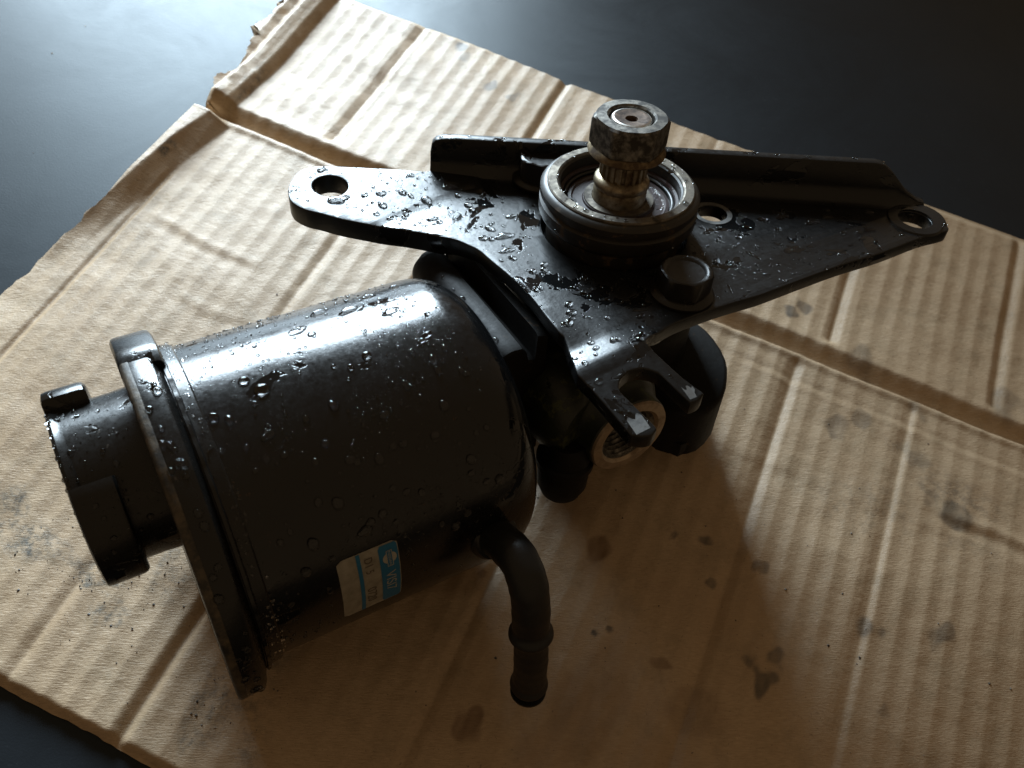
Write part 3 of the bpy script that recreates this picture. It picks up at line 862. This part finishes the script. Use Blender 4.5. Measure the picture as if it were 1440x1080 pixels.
def drop(parent, p, nrm, a, b, h, kind, ref=(1, 0, 0)):
    o = bpy.data.objects.new('water_drop', DM[kind]); col.objects.link(o)
    o.parent = parent
    m4 = frame(nrm, ref).to_4x4()
    m4 = m4 @ Matrix.Diagonal((a * S, b * S, h * S, 1))
    m4.translation = (Vector(p) - Vector(OFF)) * S
    o.matrix_local = m4
    return o
def micro(parent, p, nrm, r, h):
    MICRO.setdefault(parent.name, (parent, []))[1].append((p, nrm, r, h))
def flush_micro():
    seg = 9
    for parent, lst in MICRO.values():
        vs, fs = [], []
        for p, nrm, r, h in lst:
            F = frame(nrm, (0.3, 0.5, 0.8) if abs(Vector(nrm).normalized().z) < 0.9 else (1, 0, 0))
            b0 = len(vs)
            st = rng.uniform(0.75, 1.35); rot = rng.uniform(0, 3.14)
            for q, hh in ((1.0, 0.0), (0.86, 0.55), (0.48, 0.9)):
                for k in range(seg):
                    t = 2 * math.pi * k / seg
                    vx, vy = r * q * math.cos(t) * st, r * q * math.sin(t) / st
                    vx, vy = vx * math.cos(rot) - vy * math.sin(rot), vx * math.sin(rot) + vy * math.cos(rot)
                    vs.append(tuple(Vector(p) + F @ Vector((vx, vy, h * hh - 0.02))))
            vs.append(tuple(Vector(p) + F @ Vector((0, 0, h))))
            for j in range(2):
                for k in range(seg):
                    k2 = (k + 1) % seg
                    fs.append((b0 + j * seg + k, b0 + j * seg + k2, b0 + (j + 1) * seg + k2, b0 + (j + 1) * seg + k))
            for k in range(seg): fs.append((b0 + 2 * seg + k, b0 + 2 * seg + (k + 1) % seg, b0 + 3 * seg))
            fs.append(tuple(b0 + k for k in range(seg))[::-1])
        o = pm('fine_water_drops', vs, fs, M_WATER, parent, 80)
        o['kind'] = 'stuff'

def plate_n(x, y):
    e = 0.3
    return (-(plate_z(x + e, y) - plate_z(x - e, y)) / (2 * e), -(plate_z(x, y + e) - plate_z(x, y - e)) / (2 * e), 1)
def inside(x, y):
    c_ = False
    n = len(outline); j = n - 1
    for i in range(n):
        xi, yi = outline[i]; xj, yj = outline[j]
        if (yi > y) != (yj > y) and x < (xj - xi) * (y - yi) / (yj - yi) + xi: c_ = not c_
        j = i
    return c_
def plate_ok(x, y, m=1.0):
    if not inside(x, y): return False
    if math.hypot(x, y) < 29.5 + m: return False
    for hx, hy, hr in ((-84.8, 65.2, 7.2), (110.3, -46.8, 10.5), (40.2, -8.6, 7.5), (-1.8, -42.6, 11), (-5, 39.6, 11)):
        if math.hypot(x - hx, y - hy) < hr + m: return False
    d = -((x + 44) * wn_[0] + (y - 63.5) * wn_[1])
    if x > -46 and d < 7 + m: return False
    return all(inside(x + m * math.cos(t), y + m * math.sin(t)) for t in (0, 1.57, 3.14, 4.71))
PD = [(-85.5, 56.2, 5.6, 3.2, 4), (-69.1, 54.3, 3.0, 2.2, 1), (-61.4, 51.9, 2.2, 2.4, 2), (-42.4, 49.2, 5.0, 3.4, 3), (-36.0, 45.8, 4.4, 2.2, 5), (-55.0, 44.4, 3.4, 3.0, 2), (-58.2, 33.1, 3.2, 1.6, 3),
      (-72.2, 39.5, 2.0, 1.2, 1), (-67.3, 38.2, 1.8, 1.2, 2), (-53.8, 61.0, 2.2, 1.6, 1), (-39.5, 12.2, 5.6, 2.2, 5), (-31.3, 22.1, 3.0, 1.8, 4), (-43.0, 4.1, 4.4, 1.8, 5), (-37.0, -13.0, 1.6, 1.7, 0), (-35.7, -8.6, 2.2, 1.8, 3),
      (-46.8, -38.8, 1.6, 1.5, 0), (-43.9, -53.0, 1.8, 1.5, 0), (-45.9, -55.6, 1.2, 1.1, 0), (-30.1, -56.8, 2.0, 1.9, 0), (-25.8, -51.6, 1.4, 1.3, 1), (-51.8, -53.2, 1.4, 1.3, 0), (-50.8, -57.0, 1.6, 1.5, 1), (-50.5, -64.5, 1.9, 1.5, 2),
      (-49.0, -72.0, 1.3, 1.2, 0), (64, -22, 4.6, 2.4, 5), (72, -30, 5.0, 2.2, 5), (80, -30, 3.4, 2.0, 4), (56, -28, 2.4, 1.6, 3), (46, -22, 2.2, 1.5, 2), (88, -44, 4.6, 1.6, 5), (36, -17.5, 2.0, 1.5, 1), (30, -24, 1.8, 1.4, 1), (-22, -46.5, 2.2, 1.6, 2)]
for x, y, a, b, k in PD:
    if inside(x, y): drop(plate, (x, y, plate_z(x, y) + 0.01), plate_n(x, y), a * 0.72, b * 0.72, min(1.0, 0.36 * b), k, (math.cos(x), math.sin(x), 0) if k < 3 else (0.9, -0.35, 0))
cnt = 0
while cnt < 46:
    x, y = rng.uniform(-98, 118), rng.uniform(-60, 78)
    if not plate_ok(x, y, 2.0): continue
    if x > -10 and rng.random() < 0.45: continue
    a = rng.uniform(0.8, 1.7)
    drop(plate, (x, y, plate_z(x, y) + 0.01), plate_n(x, y), a * rng.uniform(0.8, 1.4), a * 0.9, a * 0.6, rng.choice((0, 0, 1, 2, 3)), (rng.uniform(-1, 1), rng.uniform(-1, 1), 0)); cnt += 1
cnt = 0
while cnt < 1100:
    x, y = rng.uniform(-100, 122), rng.uniform(-84, 78)
    if not plate_ok(x, y, 0.5): continue
    if vnoise(np.array([x / 14.0]), np.array([y / 14.0]), 77)[0] < rng.uniform(-0.35, 0.3): continue
    r = 0.15 + 0.75 * rng.random() ** 5
    micro(plate, (x, y, plate_z(x, y)), plate_n(x, y), r, r * 0.55); cnt += 1

def can_n(arc): return (0, math.cos(math.radians(arc)), math.sin(math.radians(arc)))
CD = [(-106.9, 75.5, 6.0, 2.2, 5), (-124.7, 79.1, 5.2, 1.7, 4), (-95.8, 84.1, 5.6, 1.6, 5), (-142.2, 100.9, 3.9, 3.9, 0), (-145.6, 95.3, 2.9, 2.8, 0), (-157.0, 104.9, 2.6, 2.8, 1), (-153.4, 107.4, 2.3, 2.7, 1), (-103.6, 115.2, 1.9, 3.0, 1), (-92.7, 114.1, 2.0, 2.6, 1),
      (-134.1, 143.1, 3.0, 3.4, 1), (-143.8, 152.5, 3.0, 3.6, 1), (-139.1, 140.5, 2.0, 2.4, 0), (-128.9, 155.0, 3.6, 3.0, 2), (-92.7, 145.6, 2.8, 2.8, 1), (-93.6, 150.2, 2.2, 2.0, 0), (-90.5, 100.0, 3.4, 1.6, 4), (-92.9, 101.6, 2.6, 1.4, 3),
      (-87.5, 107.1, 1.6, 2.2, 1), (-89.4, 155.2, 2.2, 2.0, 0), (-147.8, 160.7, 2.8, 2.8, 1), (-86, 116.4, 1.5, 2.0, 0), (-115, 70, 5, 1.6, 5), (-88, 66, 3, 1.4, 3), (-98, 68, 2.6, 1.4, 2), (-110, 150, 2.0, 2.4, 1), (-118, 145, 1.6, 1.9, 0), (-152, 148, 1.8, 2.0, 1), (-106, 164, 1.8, 2.0, 0)]
for x, arc, a, b, k in CD:
    drop(res, onc(x, arc, -0.02), can_n(arc), a * 0.58, b * 0.58, min(1.25, 0.36 * (a + b) / 2 + 0.1), k)
for _ in range(56):
    x, arc = rng.uniform(-157, -84), rng.triangular(62, 190, 120)
    if -141 < x < -119 and 160 < arc: continue
    a = rng.uniform(0.6, 1.5)
    drop(res, onc(x, arc, -0.02), can_n(arc), a, a * rng.uniform(0.8, 1.3), a * 0.6, rng.choice((0, 0, 1, 2)))
cnt = 0
while cnt < 2200:
    x, arc = rng.uniform(-158, -82), rng.uniform(45, 195)
    if -141 < x < -119 and 160 < arc: continue
    if vnoise(np.array([x / 13.0]), np.array([arc / 13.0]), 78)[0] < rng.uniform(-0.3, 0.4): continue
    r = 0.12 + 0.55 * rng.random() ** 5
    micro(res, onc(x, arc, 0), can_n(arc), r, r * 0.75); cnt += 1
# flange rim and neck
for _ in range(34):
    arc = rng.uniform(82, 215); x = rng.uniform(-172, -168); a = rng.uniform(0.6, 1.5)
    drop(flange, (x, RY + flr(57.4, 0, math.radians(arc)) * math.cos(math.radians(arc)), RZ + flr(57.4, 0, math.radians(arc)) * math.sin(math.radians(arc))), can_n(arc), a, a * 1.1, a * 0.62, rng.choice((0, 0, 1, 1)))
for _ in range(260):
    arc = rng.uniform(50, 200); x = rng.uniform(-163.5, -158); r = 0.16 + 0.42 * rng.random() ** 3
    rr = 53.2 if x < -159.6 else 52.2
    micro(flange, (x, RY + rr * math.cos(math.radians(arc)), RZ + rr * math.sin(math.radians(arc))), can_n(arc), r, r * 0.8)
for _ in range(20):
    arc = rng.uniform(70, 190); x = rng.uniform(-194, -178); a = rng.uniform(0.45, 1.0)
    rr = 30.4 if (131 < arc < 204 and x < -186) else 24.9
    drop(neck, (x, NY + rr * math.cos(math.radians(arc)), NZ + rr * math.sin(math.radians(arc))), can_n(arc), a, a, a * 0.62, rng.choice((0, 1)))
for _ in range(160):
    arc = rng.uniform(60, 190); x = rng.uniform(-196, -175); r = 0.14 + 0.3 * rng.random() ** 3
    rr = 30.4 if (131 < arc < 204 and x < -186) else (25.3 if x < -193.5 else 24.9)
    micro(neck, (x, NY + rr * math.cos(math.radians(arc)), NZ + rr * math.sin(math.radians(arc))), can_n(arc), r, r * 0.8)
for k in range(17):
    arc = 74 + k * 7.0 + rng.uniform(-2, 2); a = rng.uniform(0.5, 0.95)
    drop(neck, (-196.4, NY + 25.8 * math.cos(math.radians(arc)), NZ + 25.8 * math.sin(math.radians(arc))), can_n(arc), a, a, a * 0.7, 0)
# hub
for t, r in ((15, 24.2), (2, 24.4), (-12, 24.6), (-3, 23.4), (205, 24.2), (222, 24.0), (238, 24.6), (262, 25.0), (196, 24.6), (300, 24.6), (336, 24.0)):
    a = rng.uniform(0.5, 1.25); q = math.radians(t)
    drop(hub, (r * math.cos(q), r * math.sin(q), 0.0), (0, 0, 1), a, a * rng.uniform(0.8, 1.5), a * 0.6, rng.choice((0, 1, 2)))
for _ in range(120):
    q = rng.uniform(0, 6.28); r = rng.uniform(22.4, 25.8); d = 0.12 + 0.25 * rng.random() ** 2
    micro(hub, (r * math.cos(q), r * math.sin(q), -0.02), (0, 0, 1), d, d * 0.8)
for _ in range(150):
    q = rng.uniform(-0.9, 1.2); r = rng.uniform(13.2, 16.5); d = 0.14 + 0.3 * rng.random() ** 2
    micro(hub, (r * math.cos(q), r * math.sin(q), -7.4), (0, 0, 1), d, d * 0.8)
for _ in range(70):
    q = rng.uniform(3.0, 6.1); z = rng.uniform(-11, -7.4); d = 0.16 + 0.4 * rng.random() ** 3
    micro(hub, (28.6 * math.cos(q), 28.6 * math.sin(q), z), (math.cos(q), math.sin(q), 0), d, d * 0.8)
# shoulder block and back flange
for y, a in ((-2, 1.5), (-26, 1.2), (12, 0.8), (-14, 0.7), (4, 0.6), (-20, 0.6)):
    q = math.radians(112)
    drop(shoulder, (-61.5 + 8.0 * math.cos(q), y, -36.5 + 8.0 * math.sin(q)), (math.cos(q), 0, math.sin(q)), a, a, a * 0.65, 0, (0, 1, 0))
for s in list(np.linspace(8, 172, 15)):
    s += rng.uniform(-5, 5); a = rng.uniform(0.35, 0.95)
    p = np.array([-44, 63.5, -19]) + w * s + wn_ * rng.uniform(1.2, 3.0) + np.array([0, 0, wall_top(s)])
    drop(back, tuple(p), (0, 0, 1), a * 1.3, a * 0.8, a * 0.5, rng.choice((0, 1, 2)), tuple(w))
flush_micro()

# ---------------------------------------------------------------- grit on the cardboard and table
def grit(name, pts, mat):
    vs, fs = [], []
    for x, y, z, r in pts:
        b0 = len(vs)
        q = [Vector((rng.gauss(0, 1), rng.gauss(0, 1), rng.gauss(0, 0.6))).normalized() * r * rng.uniform(0.6, 1.3) for _ in range(6)]
        base = [(1, 0, 0), (-1, 0, 0), (0, 1, 0), (0, -1, 0), (0, 0, 1), (0, 0, -1)]
        for bq, j in zip(base, q): vs.append((x + bq[0] * r * rng.uniform(.5, 1.5) + j.x * .3, y + bq[1] * r * rng.uniform(.5, 1.5) + j.y * .3, z + bq[2] * r * 0.6))
        for a, b, c_ in ((0, 2, 4), (2, 1, 4), (1, 3, 4), (3, 0, 4), (2, 0, 5), (1, 2, 5), (3, 1, 5), (0, 3, 5)): fs.append((b0 + a, b0 + b, b0 + c_))
    me = bpy.data.meshes.new(name); me.from_pydata(vs, [], fs); finish(me, mat, 10)
    o = link(name, me); o['kind'] = 'stuff'
    return o
pts = []
for s0, t0, sp, n in ((-146, -178, 16, 90), (-118, -184, 16, 90), (-95, -175, 14, 50), (-55, -195, 14, 70), (120, -60, 60, 60), (40, -130, 50, 40), (-150, -60, 60, 26), (150, 20, 40, 30), (170, -90, 30, 30)):
    for _ in range(n):
        s, t = rng.gauss(s0, sp), rng.gauss(t0, sp * 0.8)
        if not (-225 < s < 240 and -221 < t < 155): continue
        h = float(card_height(np.array([[s]]), np.array([[t]]))[0, 0])
        r = 0.13 + 0.45 * rng.random() ** 5
        x, y, z = st2w(s, t, h + r * 0.3)
        pts.append((x, y, z, r * S))
g = grit('cardboard_grit', pts, M_GRIT)
g['label'] = 'dark metal grit and filings scattered over the cardboard'
g['category'] = 'grit'
pts = []
for _ in range(40):
    x, y = rng.uniform(-0.36, -0.02), rng.uniform(0.05, 0.36)
    s, t = np.array([x, y]) @ D2 / S, np.array([x, y]) @ D1 / S
    if -240 < s and t < 168: continue
    r = 0.2 + 0.5 * rng.random() ** 3
    pts.append((x, y, r * 0.3 * S, r * S))
g = grit('table_crumbs', pts, M_TORN)
g['label'] = 'few tiny pale cardboard crumbs lying on the bare dark table top'
g['category'] = 'crumbs'
